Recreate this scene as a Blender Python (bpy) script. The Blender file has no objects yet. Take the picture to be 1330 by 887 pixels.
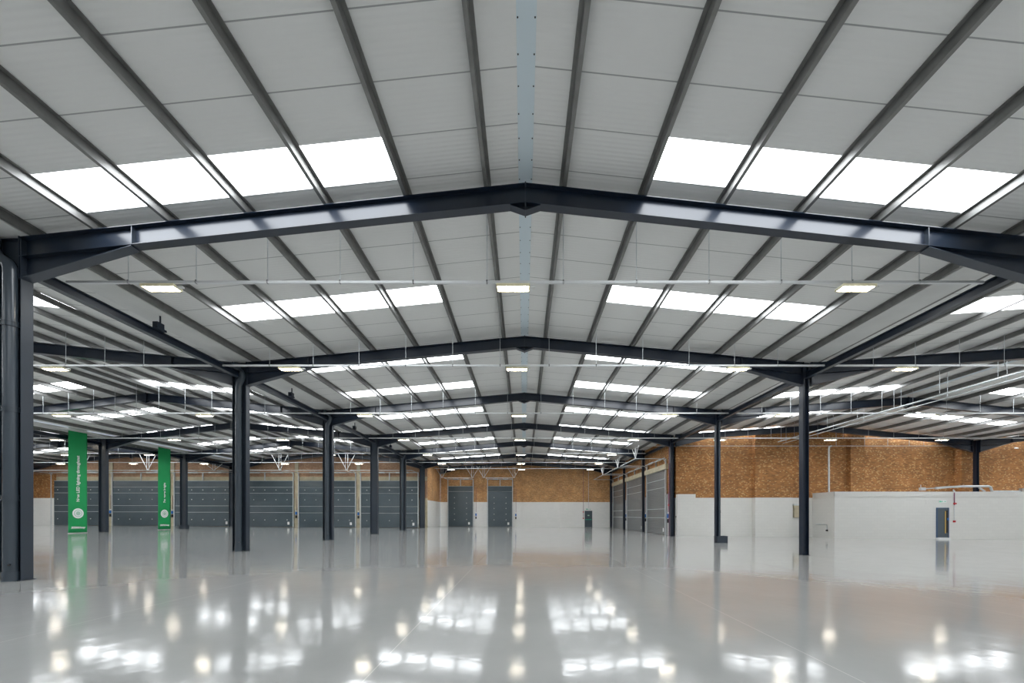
import bpy, bmesh, math, random
from mathutils import Vector, Matrix
random.seed(7)
sc = bpy.context.scene
COL = sc.collection

# ------------------------------------------------------------------ scale
U = 0.0145            # one survey unit in metres (across and up)
S = 7.395             # one bay in metres (depth)
CZ = 1.6              # eye height
# ------------------------------------------------------------------ camera
cam = bpy.data.cameras.new('camera')
cam.sensor_width = 36.0
cam.lens = 510.0 / 1330.0 * 36.0
cam.shift_x = -15.0 / 1330.0
cam.shift_y = 225.5 / 1330.0
cam.clip_start = 0.05
cam.clip_end = 300
co = bpy.data.objects.new('camera', cam)
co.location = (0, 0, CZ)
co.rotation_euler = (math.radians(90), 0, 0)
COL.objects.link(co)
sc.camera = co
# ------------------------------------------------------------------ look
sc.view_settings.view_transform = 'Standard'
sc.view_settings.look = 'None'
sc.view_settings.gamma = 1.0
sc.view_settings.use_curve_mapping = False
sc.view_settings.exposure = 0.3
sc.cycles.use_denoising = True
sc.cycles.max_bounces = 10
sc.cycles.diffuse_bounces = 6
sc.cycles.glossy_bounces = 5
sc.cycles.caustics_reflective = False
sc.cycles.caustics_refractive = False
sc.cycles.sample_clamp_indirect = 6.0
world = bpy.data.worlds.new('sky')
sc.world = world
world.use_nodes = True
bg = world.node_tree.nodes['Background']
bg.inputs[0].default_value = (0.75, 0.85, 1.0, 1)
bg.inputs[1].default_value = 1.0
SKYLIGHT = 9.0        # brightness of the daylight behind the rooflight sheets
LAMP = 34.0           # brightness of the LED diffusers


# ------------------------------------------------------------------ materials
def newmat(name):
    m = bpy.data.materials.new(name)
    m.use_nodes = True
    return m, m.node_tree, m.node_tree.nodes['Principled BSDF']


def plain(name, col, rough=0.5, metal=0.0, spec=0.5, var=0.0, vscale=3.0):
    m, nt, p = newmat(name)
    p.inputs['Base Color'].default_value = (*col, 1)
    p.inputs['Roughness'].default_value = rough
    p.inputs['Metallic'].default_value = metal
    p.inputs['Specular IOR Level'].default_value = spec
    if var > 0:
        tc = nt.nodes.new('ShaderNodeTexCoord')
        n = nt.nodes.new('ShaderNodeTexNoise')
        n.inputs['Scale'].default_value = vscale
        n.inputs['Detail'].default_value = 5
        nt.links.new(tc.outputs['Object'], n.inputs['Vector'])
        r = nt.nodes.new('ShaderNodeValToRGB')
        r.color_ramp.elements[0].position = 0.3
        r.color_ramp.elements[1].position = 0.7
        r.color_ramp.elements[0].color = (*[c * (1 - var) for c in col], 1)
        r.color_ramp.elements[1].color = (*[min(1, c * (1 + var)) for c in col], 1)
        nt.links.new(n.outputs['Fac'], r.inputs['Fac'])
        nt.links.new(r.outputs['Color'], p.inputs['Base Color'])
    return m


def emit(name, col, s):
    m = bpy.data.materials.new(name)
    m.use_nodes = True
    nt = m.node_tree
    nt.nodes.clear()
    o = nt.nodes.new('ShaderNodeOutputMaterial')
    e = nt.nodes.new('ShaderNodeEmission')
    e.inputs[0].default_value = (*col, 1)
    e.inputs[1].default_value = s
    nt.links.new(e.outputs[0], o.inputs[0])
    return m


def math_node(nt, op, a, b=None, c=None):
    n = nt.nodes.new('ShaderNodeMath')
    n.operation = op
    for i, v in enumerate((a, b, c)):
        if v is None:
            continue
        if isinstance(v, (int, float)):
            n.inputs[i].default_value = v
        else:
            nt.links.new(v, n.inputs[i])
    return n.outputs[0]


def mixc(nt, fac, a, b):
    n = nt.nodes.new('ShaderNodeMix')
    n.data_type = 'RGBA'
    for idx, v in ((0, fac), (6, a), (7, b)):
        if isinstance(v, (int, float)):
            n.inputs[idx].default_value = v
        elif isinstance(v, tuple):
            n.inputs[idx].default_value = (*v, 1)
        else:
            nt.links.new(v, n.inputs[idx])
    return n.outputs[2]


def brick_material(name, c1, c2, c3, mortar, mix_noise=0.5):
    m, nt, p = newmat(name)
    tc = nt.nodes.new('ShaderNodeTexCoord')
    sp = nt.nodes.new('ShaderNodeSeparateXYZ')
    nt.links.new(tc.outputs['Object'], sp.inputs[0])
    s = math_node(nt, 'ADD', sp.outputs[0], sp.outputs[1])
    cb = nt.nodes.new('ShaderNodeCombineXYZ')
    nt.links.new(s, cb.inputs[0])
    nt.links.new(sp.outputs[2], cb.inputs[1])
    b = nt.nodes.new('ShaderNodeTexBrick')
    b.offset = 0.5
    b.inputs['Scale'].default_value = 1.0
    b.inputs['Brick Width'].default_value = 0.225
    b.inputs['Row Height'].default_value = 0.075
    b.inputs['Mortar Size'].default_value = 0.006
    b.inputs['Color1'].default_value = (*c1, 1)
    b.inputs['Color2'].default_value = (*c2, 1)
    b.inputs['Mortar'].default_value = (*mortar, 1)
    b.inputs['Bias'].default_value = -0.2
    nt.links.new(cb.outputs[0], b.inputs['Vector'])
    # pale individual bricks
    b2 = nt.nodes.new('ShaderNodeTexBrick')
    b2.offset = 0.5
    b2.inputs['Scale'].default_value = 1.0
    b2.inputs['Brick Width'].default_value = 0.1125
    b2.inputs['Row Height'].default_value = 0.075
    b2.inputs['Mortar Size'].default_value = 0.0
    b2.inputs['Color1'].default_value = (0, 0, 0, 1)
    b2.inputs['Color2'].default_value = (1, 1, 1, 1)
    mp = nt.nodes.new('ShaderNodeMapping')
    mp.inputs['Location'].default_value = (22.5625, 7.5, 0)
    nt.links.new(cb.outputs[0], mp.inputs[0])
    nt.links.new(mp.outputs[0], b2.inputs['Vector'])
    th = math_node(nt, 'GREATER_THAN', b2.outputs['Color'], 0.88)
    n = nt.nodes.new('ShaderNodeTexNoise')
    n.inputs['Scale'].default_value = 0.7
    n.inputs['Detail'].default_value = 6
    nt.links.new(cb.outputs[0], n.inputs['Vector'])
    dk = math_node(nt, 'MULTIPLY_ADD', n.outputs['Fac'], 0.9, 0.55)
    c = mixc(nt, math_node(nt, 'MULTIPLY', th, mix_noise), b.outputs['Color'], c3)
    mu = nt.nodes.new('ShaderNodeVectorMath')
    mu.operation = 'SCALE'
    nt.links.new(c, mu.inputs[0])
    nt.links.new(dk, mu.inputs['Scale'])
    nt.links.new(mu.outputs[0], p.inputs['Base Color'])
    p.inputs['Roughness'].default_value = 0.85
    bp = nt.nodes.new('ShaderNodeBump')
    bp.inputs['Strength'].default_value = 0.4
    bp.inputs['Distance'].default_value = 0.01
    nt.links.new(b.outputs['Fac'], bp.inputs['Height'])
    bp.invert = True
    nt.links.new(bp.outputs[0], p.inputs['Normal'])
    return m


def painted_brick(name, col):
    m, nt, p = newmat(name)
    tc = nt.nodes.new('ShaderNodeTexCoord')
    sp = nt.nodes.new('ShaderNodeSeparateXYZ')
    nt.links.new(tc.outputs['Object'], sp.inputs[0])
    s = math_node(nt, 'ADD', sp.outputs[0], sp.outputs[1])
    cb = nt.nodes.new('ShaderNodeCombineXYZ')
    nt.links.new(s, cb.inputs[0])
    nt.links.new(sp.outputs[2], cb.inputs[1])
    b = nt.nodes.new('ShaderNodeTexBrick')
    b.inputs['Scale'].default_value = 1.0
    b.inputs['Brick Width'].default_value = 0.45
    b.inputs['Row Height'].default_value = 0.225
    b.inputs['Mortar Size'].default_value = 0.006
    b.inputs['Color1'].default_value = (*col, 1)
    b.inputs['Color2'].default_value = (*[c * 0.97 for c in col], 1)
    b.inputs['Mortar'].default_value = (*[c * 0.9 for c in col], 1)
    nt.links.new(cb.outputs[0], b.inputs['Vector'])
    nt.links.new(b.outputs['Color'], p.inputs['Base Color'])
    p.inputs['Roughness'].default_value = 0.55
    bp = nt.nodes.new('ShaderNodeBump')
    bp.inputs['Strength'].default_value = 0.3
    bp.inputs['Distance'].default_value = 0.006
    bp.invert = True
    nt.links.new(b.outputs['Fac'], bp.inputs['Height'])
    nt.links.new(bp.outputs[0], p.inputs['Normal'])
    return m


M = {}
M['steel'] = plain('navy_painted_steel', (0.009, 0.017, 0.034), 0.28, 0.0, 0.6, 0.12, 1.5)
M['steel_col'] = plain('slate_painted_steel', (0.027, 0.038, 0.055), 0.33, 0.0, 0.6, 0.1, 1.2)
M['pipe'] = plain('dark_grey_plastic', (0.05, 0.066, 0.085), 0.25, 0.0, 0.6)
M['purlin'] = plain('galvanised_purlin', (0.20, 0.20, 0.195), 0.4, 0.3, 0.5, 0.15, 4)
M['galv'] = plain('galvanised_steel', (0.6, 0.64, 0.66), 0.4, 0.35, 0.5, 0.1, 6)
M['duct'] = plain('silver_duct', (0.6, 0.64, 0.66), 0.3, 0.8)
M['white_metal'] = plain('white_painted_metal', (0.75, 0.77, 0.78), 0.4)
M['black'] = plain('black_plastic', (0.01, 0.01, 0.012), 0.4)
M['blue'] = plain('blue_plastic', (0.02, 0.16, 0.5), 0.4)
M['red'] = plain('red_paint', (0.5, 0.02, 0.03), 0.4)
M['plum'] = plain('plum_conduit', (0.2, 0.06, 0.12), 0.4)
M['white'] = plain('white_plastic', (0.85, 0.86, 0.86), 0.5)
M['gutter'] = plain('pale_gutter_lining', (0.72, 0.73, 0.72), 0.5, 0, 0.4, 0.05, 1.2)
M['ridge'] = plain('pale_blue_grey_flashing', (0.66, 0.76, 0.82), 0.4)
M['brick'] = brick_material('orange_brown_brick', (0.42, 0.185, 0.055), (0.19, 0.08, 0.03), (0.7, 0.48, 0.22), (0.36, 0.22, 0.11), 0.5)
M['brick_pink'] = brick_material('pale_orange_brick', (0.46, 0.27, 0.17), (0.36, 0.19, 0.11), (0.55, 0.4, 0.26), (0.42, 0.3, 0.2), 0.6)
M['dado'] = painted_brick('white_painted_blockwork', (0.69, 0.69, 0.665))
M['dado_lit'] = painted_brick('white_painted_blockwork_lit', (0.86, 0.86, 0.84))  # dado white with extra light put into its colour, for the dim far end
M['brick_orange'] = brick_material('light_orange_brick', (0.62, 0.33, 0.13), (0.36, 0.18, 0.075), (0.75, 0.52, 0.28), (0.5, 0.33, 0.19), 0.5)  # far wall's own oranger brick, also lightened in place of missing light
M['cream'] = plain('cream_concrete', (0.52, 0.46, 0.33), 0.8, 0, 0.3, 0.15, 2)
M['door_edge'] = plain('pale_door_joint_seal', (0.45, 0.49, 0.51), 0.4)
M['exitdoor'] = plain('slate_door', (0.075, 0.1, 0.12), 0.4)
M['bluegrey'] = plain('blue_grey_frame', (0.05, 0.1, 0.2), 0.4)
M['wood'] = plain('pale_timber_pull', (0.6, 0.4, 0.12), 0.5)
M['green'] = plain('banner_green', (0.012, 0.33, 0.10), 0.55, 0, 0.4, 0.08, 0.8)
M['palegreen'] = plain('pale_green_print', (0.42, 0.62, 0.5), 0.6)
M['greenmetal'] = plain('green_push_bar', (0.02, 0.5, 0.28), 0.4)
M['sky'] = emit('daylit_rooflight_sheet', (0.93, 0.97, 1.0), SKYLIGHT)
M['lamp'] = emit('led_diffuser', (1.0, 0.9, 0.74), LAMP)
M['lamphousing'] = plain('cream_lamp_housing', (0.8, 0.74, 0.5), 0.4)


def door_material(name='ribbed_slate_door_panel', ca=(0.05, 0.075, 0.09), cb=(0.085, 0.115, 0.135), rough=0.27):
    m, nt, p = newmat(name)
    tc = nt.nodes.new('ShaderNodeTexCoord')
    sp = nt.nodes.new('ShaderNodeSeparateXYZ')
    nt.links.new(tc.outputs['Object'], sp.inputs[0])
    w = math_node(nt, 'SINE', math_node(nt, 'MULTIPLY', sp.outputs[2], 2 * math.pi / 0.11))
    bp = nt.nodes.new('ShaderNodeBump')
    bp.inputs['Strength'].default_value = 0.5
    bp.inputs['Distance'].default_value = 0.012
    nt.links.new(w, bp.inputs['Height'])
    nt.links.new(bp.outputs[0], p.inputs['Normal'])
    n = nt.nodes.new('ShaderNodeTexNoise')
    n.inputs['Scale'].default_value = 0.8
    nt.links.new(tc.outputs['Object'], n.inputs['Vector'])
    c = mixc(nt, n.outputs['Fac'], ca, cb)
    nt.links.new(c, p.inputs['Base Color'])
    p.inputs['Roughness'].default_value = rough
    return m


M['door'] = door_material()
M['door_pale'] = door_material('pale_ribbed_door_panel', (0.13, 0.14, 0.145), (0.18, 0.19, 0.195), 0.24)
JOINT0 = 1.06 * S
PITCH = 0.134 * S


def ceiling_material():
    m, nt, p = newmat('white_ribbed_roof_liner')
    tc = nt.nodes.new('ShaderNodeTexCoord')
    sp = nt.nodes.new('ShaderNodeSeparateXYZ')
    nt.links.new(tc.outputs['Object'], sp.inputs[0])
    y = sp.outputs[1]
    f = math_node(nt, 'FRACT', math_node(nt, 'DIVIDE', math_node(nt, 'SUBTRACT', y, JOINT0 - 20 * PITCH), PITCH))
    j = math_node(nt, 'LESS_THAN', f, 0.022)
    n = nt.nodes.new('ShaderNodeTexNoise')
    n.inputs['Scale'].default_value = 0.45
    n.inputs['Detail'].default_value = 4
    nt.links.new(tc.outputs['Object'], n.inputs['Vector'])
    base = mixc(nt, n.outputs['Fac'], (0.76, 0.765, 0.755), (0.82, 0.825, 0.815))
    c = mixc(nt, j, base, (0.36, 0.37, 0.37))
    nt.links.new(c, p.inputs['Base Color'])
    p.inputs['Roughness'].default_value = 0.5
    w = math_node(nt, 'SINE', math_node(nt, 'MULTIPLY', y, 2 * math.pi / (PITCH / 10)))
    bp = nt.nodes.new('ShaderNodeBump')
    bp.inputs['Strength'].default_value = 0.25
    bp.inputs['Distance'].default_value = 0.008
    nt.links.new(w, bp.inputs['Height'])
    nt.links.new(bp.outputs[0], p.inputs['Normal'])
    return m


M['ceiling'] = ceiling_material()


def floor_material():
    m, nt, p = newmat('glossy_grey_resin_floor')
    tc = nt.nodes.new('ShaderNodeTexCoord')
    sp = nt.nodes.new('ShaderNodeSeparateXYZ')
    nt.links.new(tc.outputs['Object'], sp.inputs[0])
    x, y = sp.outputs[0], sp.outputs[1]
    px = 333 * U
    fx = math_node(nt, 'FRACT', math_node(nt, 'ADD', math_node(nt, 'DIVIDE', math_node(nt, 'ADD', x, 106 * U), px), 20.0))
    lx = math_node(nt, 'LESS_THAN', fx, 0.012 / px)
    fy = math_node(nt, 'FRACT', math_node(nt, 'ADD', math_node(nt, 'DIVIDE', math_node(nt, 'SUBTRACT', y, 1.9 * S), S * 1.5), 20.0))
    ly = math_node(nt, 'LESS_THAN', fy, 0.012 / (S * 1.5))
    line = math_node(nt, 'MAXIMUM', lx, math_node(nt, 'MULTIPLY', ly, 0.5))
    n = nt.nodes.new('ShaderNodeTexNoise')
    n.inputs['Scale'].default_value = 0.35
    n.inputs['Detail'].default_value = 7
    n.inputs['Roughness'].default_value = 0.6
    nt.links.new(tc.outputs['Object'], n.inputs['Vector'])
    base = mixc(nt, n.outputs['Fac'], (0.30, 0.305, 0.30), (0.40, 0.40, 0.392))
    c = mixc(nt, math_node(nt, 'MULTIPLY', line, 0.5), base, (0.62, 0.6, 0.56))
    nt.links.new(c, p.inputs['Base Color'])
    n2 = nt.nodes.new('ShaderNodeTexNoise')
    n2.inputs['Scale'].default_value = 1.2
    n2.inputs['Detail'].default_value = 8
    nt.links.new(tc.outputs['Object'], n2.inputs['Vector'])
    r = math_node(nt, 'MULTIPLY_ADD', n2.outputs['Fac'], 0.10, 0.045)
    nt.links.new(r, p.inputs['Roughness'])
    p.inputs['IOR'].default_value = 1.55
    p.inputs['Specular IOR Level'].default_value = 0.75
    nb = nt.nodes.new('ShaderNodeTexNoise')
    nb.inputs['Scale'].default_value = 3.0
    nb.inputs['Detail'].default_value = 3
    nt.links.new(tc.outputs['Object'], nb.inputs['Vector'])
    bp = nt.nodes.new('ShaderNodeBump')
    bp.inputs['Strength'].default_value = 0.35
    bp.inputs['Distance'].default_value = 0.006
    nt.links.new(nb.outputs['Fac'], bp.inputs['Height'])
    nt.links.new(bp.outputs[0], p.inputs['Normal'])
    return m


M['floor'] = floor_material()


# ------------------------------------------------------------------ mesh helpers
class MB:
    def __init__(self):
        self.v, self.f, self.mi, self.mats = [], [], [], []

    def _m(self, m):
        if m is None:
            return 0
        if m not in self.mats:
            self.mats.append(m)
        return self.mats.index(m)

    def poly(self, pts, faces, m=None):
        o = len(self.v)
        i = self._m(m)
        self.v += [tuple(p) for p in pts]
        for f in faces:
            self.f.append([o + k for k in f])
            self.mi.append(i)
        return self

    def box(self, x0, x1, y0, y1, z0, z1, m=None):
        p = [(x, y, z) for z in (z0, z1) for y in (y0, y1) for x in (x0, x1)]
        return self.poly(p, [(0, 2, 3, 1), (4, 5, 7, 6), (0, 1, 5, 4), (2, 6, 7, 3), (0, 4, 6, 2), (1, 3, 7, 5)], m)

    def slab(self, xz, y0, y1, m=None):
        """an outline in the cross plane, thick from y0 to y1"""
        n = len(xz)
        p = [(x, y0, z) for x, z in xz] + [(x, y1, z) for x, z in xz]
        f = [tuple(range(n)), tuple(range(2 * n - 1, n - 1, -1))]
        f += [(i, i + n, (i + 1) % n + n, (i + 1) % n) for i in range(n)]
        return self.poly(p, f, m)

    def slab_x(self, yz, x0, x1, m=None):
        n = len(yz)
        p = [(x0, y, z) for y, z in yz] + [(x1, y, z) for y, z in yz]
        f = [tuple(range(n)), tuple(range(2 * n - 1, n - 1, -1))]
        f += [(i, i + n, (i + 1) % n + n, (i + 1) % n) for i in range(n)]
        return self.poly(p, f, m)

    def loft(self, rings, m=None, caps=True):
        n = len(rings[0])
        pts = [p for r in rings for p in r]
        f = []
        for k in range(len(rings) - 1):
            for i in range(n):
                j = (i + 1) % n
                f.append((k * n + i, k * n + j, (k + 1) * n + j, (k + 1) * n + i))
        if caps:
            f.append(tuple(range(n - 1, -1, -1)))
            f.append(tuple((len(rings) - 1) * n + i for i in range(n)))
        return self.poly(pts, f, m)

    def tube(self, pts, r, n=10, m=None):
        pts = [Vector(p) for p in pts]
        rings = []
        ref = None
        for i, p in enumerate(pts):
            if i == 0:
                t = pts[1] - p
            elif i == len(pts) - 1:
                t = p - pts[i - 1]
            else:
                t = (pts[i + 1] - p).normalized() + (p - pts[i - 1]).normalized()
            t.normalize()
            if ref is None:
                ref = Vector((0, 0, 1)) if abs(t.z) < 0.9 else Vector((1, 0, 0))
            a = t.cross(ref).normalized()
            b = t.cross(a).normalized()
            ref = -b if abs(t.z) < 0.99 else ref
            ref = a.cross(t).normalized()
            rings.append([p + r * (math.cos(q) * a + math.sin(q) * b) for q in [2 * math.pi * k / n for k in range(n)]])
        return self.loft(rings, m)

    def build(self, name, mat, parent=None, smooth=False):
        me = bpy.data.meshes.new(name)
        me.from_pydata(self.v, [], self.f)
        if self.mats:
            for mm in self.mats:
                me.materials.append(mm)
            me.polygons.foreach_set('material_index', self.mi)
        else:
            me.materials.append(mat)
        bm = bmesh.new()
        bm.from_mesh(me)
        bmesh.ops.recalc_face_normals(bm, faces=bm.faces)
        bm.to_mesh(me)
        bm.free()
        if smooth:
            me.polygons.foreach_set('use_smooth', [True] * len(me.polygons))
            try:
                me.set_sharp_from_angle(angle=math.radians(40))
            except Exception:
                pass
        me.update()
        o = bpy.data.objects.new(name, me)
        COL.objects.link(o)
        if parent is not None:
            o.parent = parent
        return o


def tag(o, label, cat, group=None, kind='thing'):
    o['label'] = label
    o['category'] = cat
    if group:
        o['group'] = group
    if kind:
        o['kind'] = kind
    return o


def thing(name, label, cat, loc=(0, 0, 0), rz=0.0, group=None):
    o = bpy.data.objects.new(name, None)
    o.empty_display_size = 0.2
    o.location = loc
    o.rotation_euler = (0, 0, rz)
    COL.objects.link(o)
    return tag(o, label, cat, group)


def struct(name, mb, mat=None, label=None):
    o = mb.build(name, mat)
    o['kind'] = 'structure'
    if label:
        o['label'] = label
    return o


def copy_tree(o, parent=None):
    c = o.copy()
    COL.objects.link(c)
    if parent is not None:
        c.parent = parent
    for ch in list(o.children):
        copy_tree(ch, c)
    return c


ORD = ['first', 'second', 'third', 'fourth', 'fifth', 'sixth', 'seventh', 'eighth', 'ninth', 'tenth', 'eleventh', 'twelfth']


def X(u):
    return u * U


def Y(d):
    return d * S


def Z(u):
    return CZ + u * U


def floor_z(x):
    return CZ - 110 * U - 0.0075 * x


def P(px, py, d):
    return ((px - 680) * d * U, d * S, CZ + (669 - py) * d * U)


# ------------------------------------------------------------------ the roof's geometry
def lerp_table(t, d):
    if d <= t[0][0]:
        return t[0][1]
    for (a, va), (b, vb) in zip(t, t[1:]):
        if d <= b:
            return va + (vb - va) * (d - a) / (b - a)
    return t[-1][1]


class Span:
    def __init__(self, key, word, x0, xa, x1, z0, z1, apex, d0, d1, frames, offs=None):
        self.offs = offs or [60, 187, 313, 438, 561, 678, 775]
        self.key, self.word = key, word
        self.x0, self.xa, self.x1, self.z0, self.z1 = x0, xa, x1, z0, z1
        self.apex, self.d0, self.d1, self.frames = apex, d0, d1, frames

    def top(self, x, d):
        """top of the rafters (units) at x (units), depth d (bays)"""
        za = lerp_table(self.apex, d)
        if x <= self.xa:
            return self.z0 + (za - self.z0) * (x - self.x0) / (self.xa - self.x0)
        return za + (self.z1 - za) * (x - self.xa) / (self.x1 - self.xa)

    def roof(self, x, d):
        return self.top(x, d) + 14.5


DL, DR, DF = 6.26, 4.36, 7.235
FR = [1.235 + k for k in range(7)]
MAIN = Span('main', 'central roof', -820, 3, 820, 439, 439,
            [(1.235, 527), (2.235, 517), (3.235, 513), (4.235, 507), (5.235, 504), (6.235, 500), (7.2, 498)], -1.7, DF, FR[:6] + [7.17])
LO = [40, 135, 247, 360, 473, 586, 700]
LEFT = Span('left', 'banner aisle roof', -2310, -1582, -820, 422, 439, [(1.2, 518), (2.235, 517), (3.235, 512), (6.2, 505)], -1.7, DL, FR[:5] + [6.19], LO)
LEFT2 = Span('left2', 'outermost left roof', -4000, -3155, -2310, 410, 422, [(1, 505), (6, 500)], -1.7, DL, FR[:5] + [6.19], LO)
RIGHT = Span('right', 'office side roof', 820, 1612, 2470, 439, 408, [(1, 497), (3.235, 494), (4.3, 492)], -1.7, DR, FR[:3] + [4.21])
RIGHT2 = Span('right2', 'outermost right roof', 2470, 3300, 4130, 408, 408, [(1, 492), (4.3, 492)], -1.7, DR, FR[:3] + [4.21])
SPANS = [MAIN, LEFT, LEFT2, RIGHT, RIGHT2]
SKY_D = [-0.95, -0.28, 0.39, 1.06, 1.73, 2.39, 2.93, 3.62, 4.29, 4.96, 5.63, 6.30]
SKY_W = 0.134
SKY_A = [-0.95, -0.28, 0.39, 1.03, 1.65, 2.31, 2.93, 3.62, 4.29, 4.96, 5.63, 6.30]


def breaks(sp, extra=()):
    s = {sp.d0, sp.d1}
    for k, v in sp.apex:
        if sp.d0 < k < sp.d1:
            s.add(k)
    for e in extra:
        if sp.d0 < e < sp.d1:
            s.add(e)
    return sorted(s)


# ------------------------------------------------------------------ floor
mb = MB()
x0, x1 = X(-4100), X(4200)
mb.poly([(x0, Y(-1.8), floor_z(x0)), (x1, Y(-1.8), floor_z(x1)), (x1, Y(7.5), floor_z(x1)), (x0, Y(7.5), floor_z(x0)),
         (x0, Y(-1.8), floor_z(x0) - .2), (x1, Y(-1.8), floor_z(x1) - .2), (x1, Y(7.5), floor_z(x1) - .2), (x0, Y(7.5), floor_z(x0) - .2)],
        [(0, 1, 2, 3), (7, 6, 5, 4), (0, 4, 5, 1), (1, 5, 6, 2), (2, 6, 7, 3), (3, 7, 4, 0)])
struct('floor', mb, M['floor'])

# ------------------------------------------------------------------ ceilings, rooflights, purlins
side_word = {-1: 'left', 1: 'right'}
for sp in SPANS:
    for side in (-1, 1):
        half = (sp.xa - sp.x0) if side < 0 else (sp.x1 - sp.xa)
        q = half / 815.0
        def xs(off):
            return sp.xa + side * off * q
        xb = [0, sp.offs[1], sp.offs[5], 785]
        skd = SKY_D if sp is MAIN else SKY_A
        yb = breaks(sp, [v for s in skd for v in (s, s + SKY_W)])
        vid, verts, faces, holes = {}, [], [], []
        def vert(off, d):
            k = (off, round(d, 5))
            if k not in vid:
                vid[k] = len(verts)
                x = xs(off)
                verts.append((X(x), Y(d), Z(sp.roof(x, d))))
            return vid[k]
        for a, b in zip(yb, yb[1:]):
            mid = (a + b) / 2
            insky = any(s < mid < s + SKY_W for s in skd)
            for i in range(3):
                if insky and i == 1:
                    holes.append((a, b))
                    continue
                faces.append((vert(xb[i], a), vert(xb[i + 1], a), vert(xb[i + 1], b), vert(xb[i], b)))
        me = bpy.data.meshes.new('ceiling')
        me.from_pydata(verts, [], faces)
        me.materials.append(M['ceiling'])
        bm = bmesh.new()
        bm.from_mesh(me)
        bmesh.ops.recalc_face_normals(bm, faces=bm.faces)
        if sum(f.normal.z for f in bm.faces) > 0:
            bmesh.ops.reverse_faces(bm, faces=bm.faces)
        bm.to_mesh(me)
        bm.free()
        o = bpy.data.objects.new('ceiling', me)
        COL.objects.link(o)
        o['kind'] = 'structure'
        md = o.modifiers.new('thickness', 'SOLIDIFY')
        md.thickness = 0.1
        md.offset = -1
        # rooflights
        merged = []
        for a, b in holes:
            if merged and abs(merged[-1][1] - a) < 1e-6:
                merged[-1] = (merged[-1][0], b)
            else:
                merged.append((a, b))
        seen = 0
        for a, b in merged:
            m2 = MB()
            pts = []
            dd = [a] + [k for k, v in sp.apex if a < k < b] + [b]
            rings = []
            for d in dd:
                xa_, xb_ = xs(sp.offs[1]), xs(sp.offs[5])
                za_, zb_ = sp.roof(xa_, d), sp.roof(xb_, d)
                rings.append([(X(xa_), Y(d), Z(za_) + .02), (X(xb_), Y(d), Z(zb_) + .02), (X(xb_), Y(d), Z(zb_) + .06), (X(xa_), Y(d), Z(za_) + .06)])
            m2.loft(rings)
            if b > 0.9:
                seen += 1
            o = m2.build('rooflight', M['sky'])
            if b > 0.9:
                tag(o, f'white rooflight in the {sp.word}, {side_word[side]} slope, {ORD[seen - 1]} from the camera', 'rooflight', 'daylit rooflights')
            else:
                tag(o, f'white rooflight in the {sp.word}, {side_word[side]} slope, behind the camera', 'rooflight', 'daylit rooflights behind the camera')
        # purlins
        for n, off in enumerate(sp.offs):
            x = xs(off)
            ring = []
            dd = breaks(sp)
            if sp.d1 > 4:
                dd = [d for d in dd]
            rings = []
            h, fl, t = 13.5, 5.2, 0.5
            s = side
            for d in dd:
                zt = sp.roof(x, d) - 0.3
                zb = zt - h
                prof = [(-s * t / 2, zb), (s * fl, zb), (s * fl, zb + 1.2), (s * fl - s * t, zb + 1.2), (s * fl - s * t, zb + t), (s * t / 2, zb + t),
                        (s * t / 2, zt), (-s * fl, zt), (-s * fl, zt - 1.2), (-s * fl + s * t, zt - 1.2), (-s * fl + s * t, zt - t), (-s * t / 2, zt - t)]
                rings.append([(X(x + px), Y(d) + (0.02 if d == sp.d0 else -0.02 if d == sp.d1 else 0), Z(pz)) for px, pz in prof])
            m2 = MB()
            m2.loft(rings)
            o = m2.build('roof_purlin', M['purlin'])
            tag(o, f'grey purlin under the {sp.word}, {side_word[side]} slope, {ORD[n]} from its ridge', 'purlin', 'long grey purlins under the roof')

# ridge flashings
for sp in SPANS:
    m2 = MB()
    rings = []
    for d in breaks(sp):
        z = sp.roof(sp.xa, d)
        rings.append([(X(sp.xa - 11), Y(d), Z(z - 2.0)), (X(sp.xa + 11), Y(d), Z(z - 2.0)), (X(sp.xa + 11), Y(d), Z(z - 1.2)), (X(sp.xa - 11), Y(d), Z(z - 1.2))])
    m2.loft(rings)
    o = m2.build('ridge_flashing', M['ridge'])
    tag(o, f'flat pale blue-grey metal flashing under the ridge of the {sp.word}', 'flashing')
    if sp is MAIN:
        sc_ = MB()
        d = 0.7
        while d < 3.2:
            for sx in (-9.5, 9.5):
                c = (X(sp.xa + sx), Y(d), Z(sp.roof(sp.xa, d) - 2.1))
                sc_.tube([(c[0], c[1], c[2] + .01), (c[0], c[1], c[2] - .008)], 0.012, 8)
            d += PITCH / S / 2
        s_ = sc_.build('screw_heads', M['black'], o)

# valley gutters and valley beams
for xv, zv, dmax, nm, nb, d_end in ((-820, 439, DL, 'between the central roof and the banner aisle', 'left', 7.2), (820, 439, 7.2, 'between the central roof and the office side', 'right', 7.2), (-2310, 422, DL, 'above the banners', 'banner', DL), (2470, 408, DR, 'over the office columns', 'office', DR)):
    m2 = MB()
    e = d_end
    # open channel drawn as three thin slabs
    for (ax, az), (bx, bz) in (((-36, zv + 15), (-34, zv + 4)), ((-34, zv + 4), (34, zv + 4)), ((34, zv + 4), (36, zv + 15))):
        dx, dz = bx - ax, bz - az
        l = math.hypot(dx, dz)
        nx, nz = -dz / l * .5, dx / l * .5
        m2.loft([[(X(xv + px), yy, Z(pz)) for px, pz in ((ax, az), (bx, bz), (bx + nx, bz + nz), (ax + nx, az + nz))] for yy in (Y(-1.7), Y(e) - .02)])
    o = m2.build('valley_gutter', M['gutter'])
    tag(o, f'long pale metal valley gutter running {nm}', 'gutter')

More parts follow.
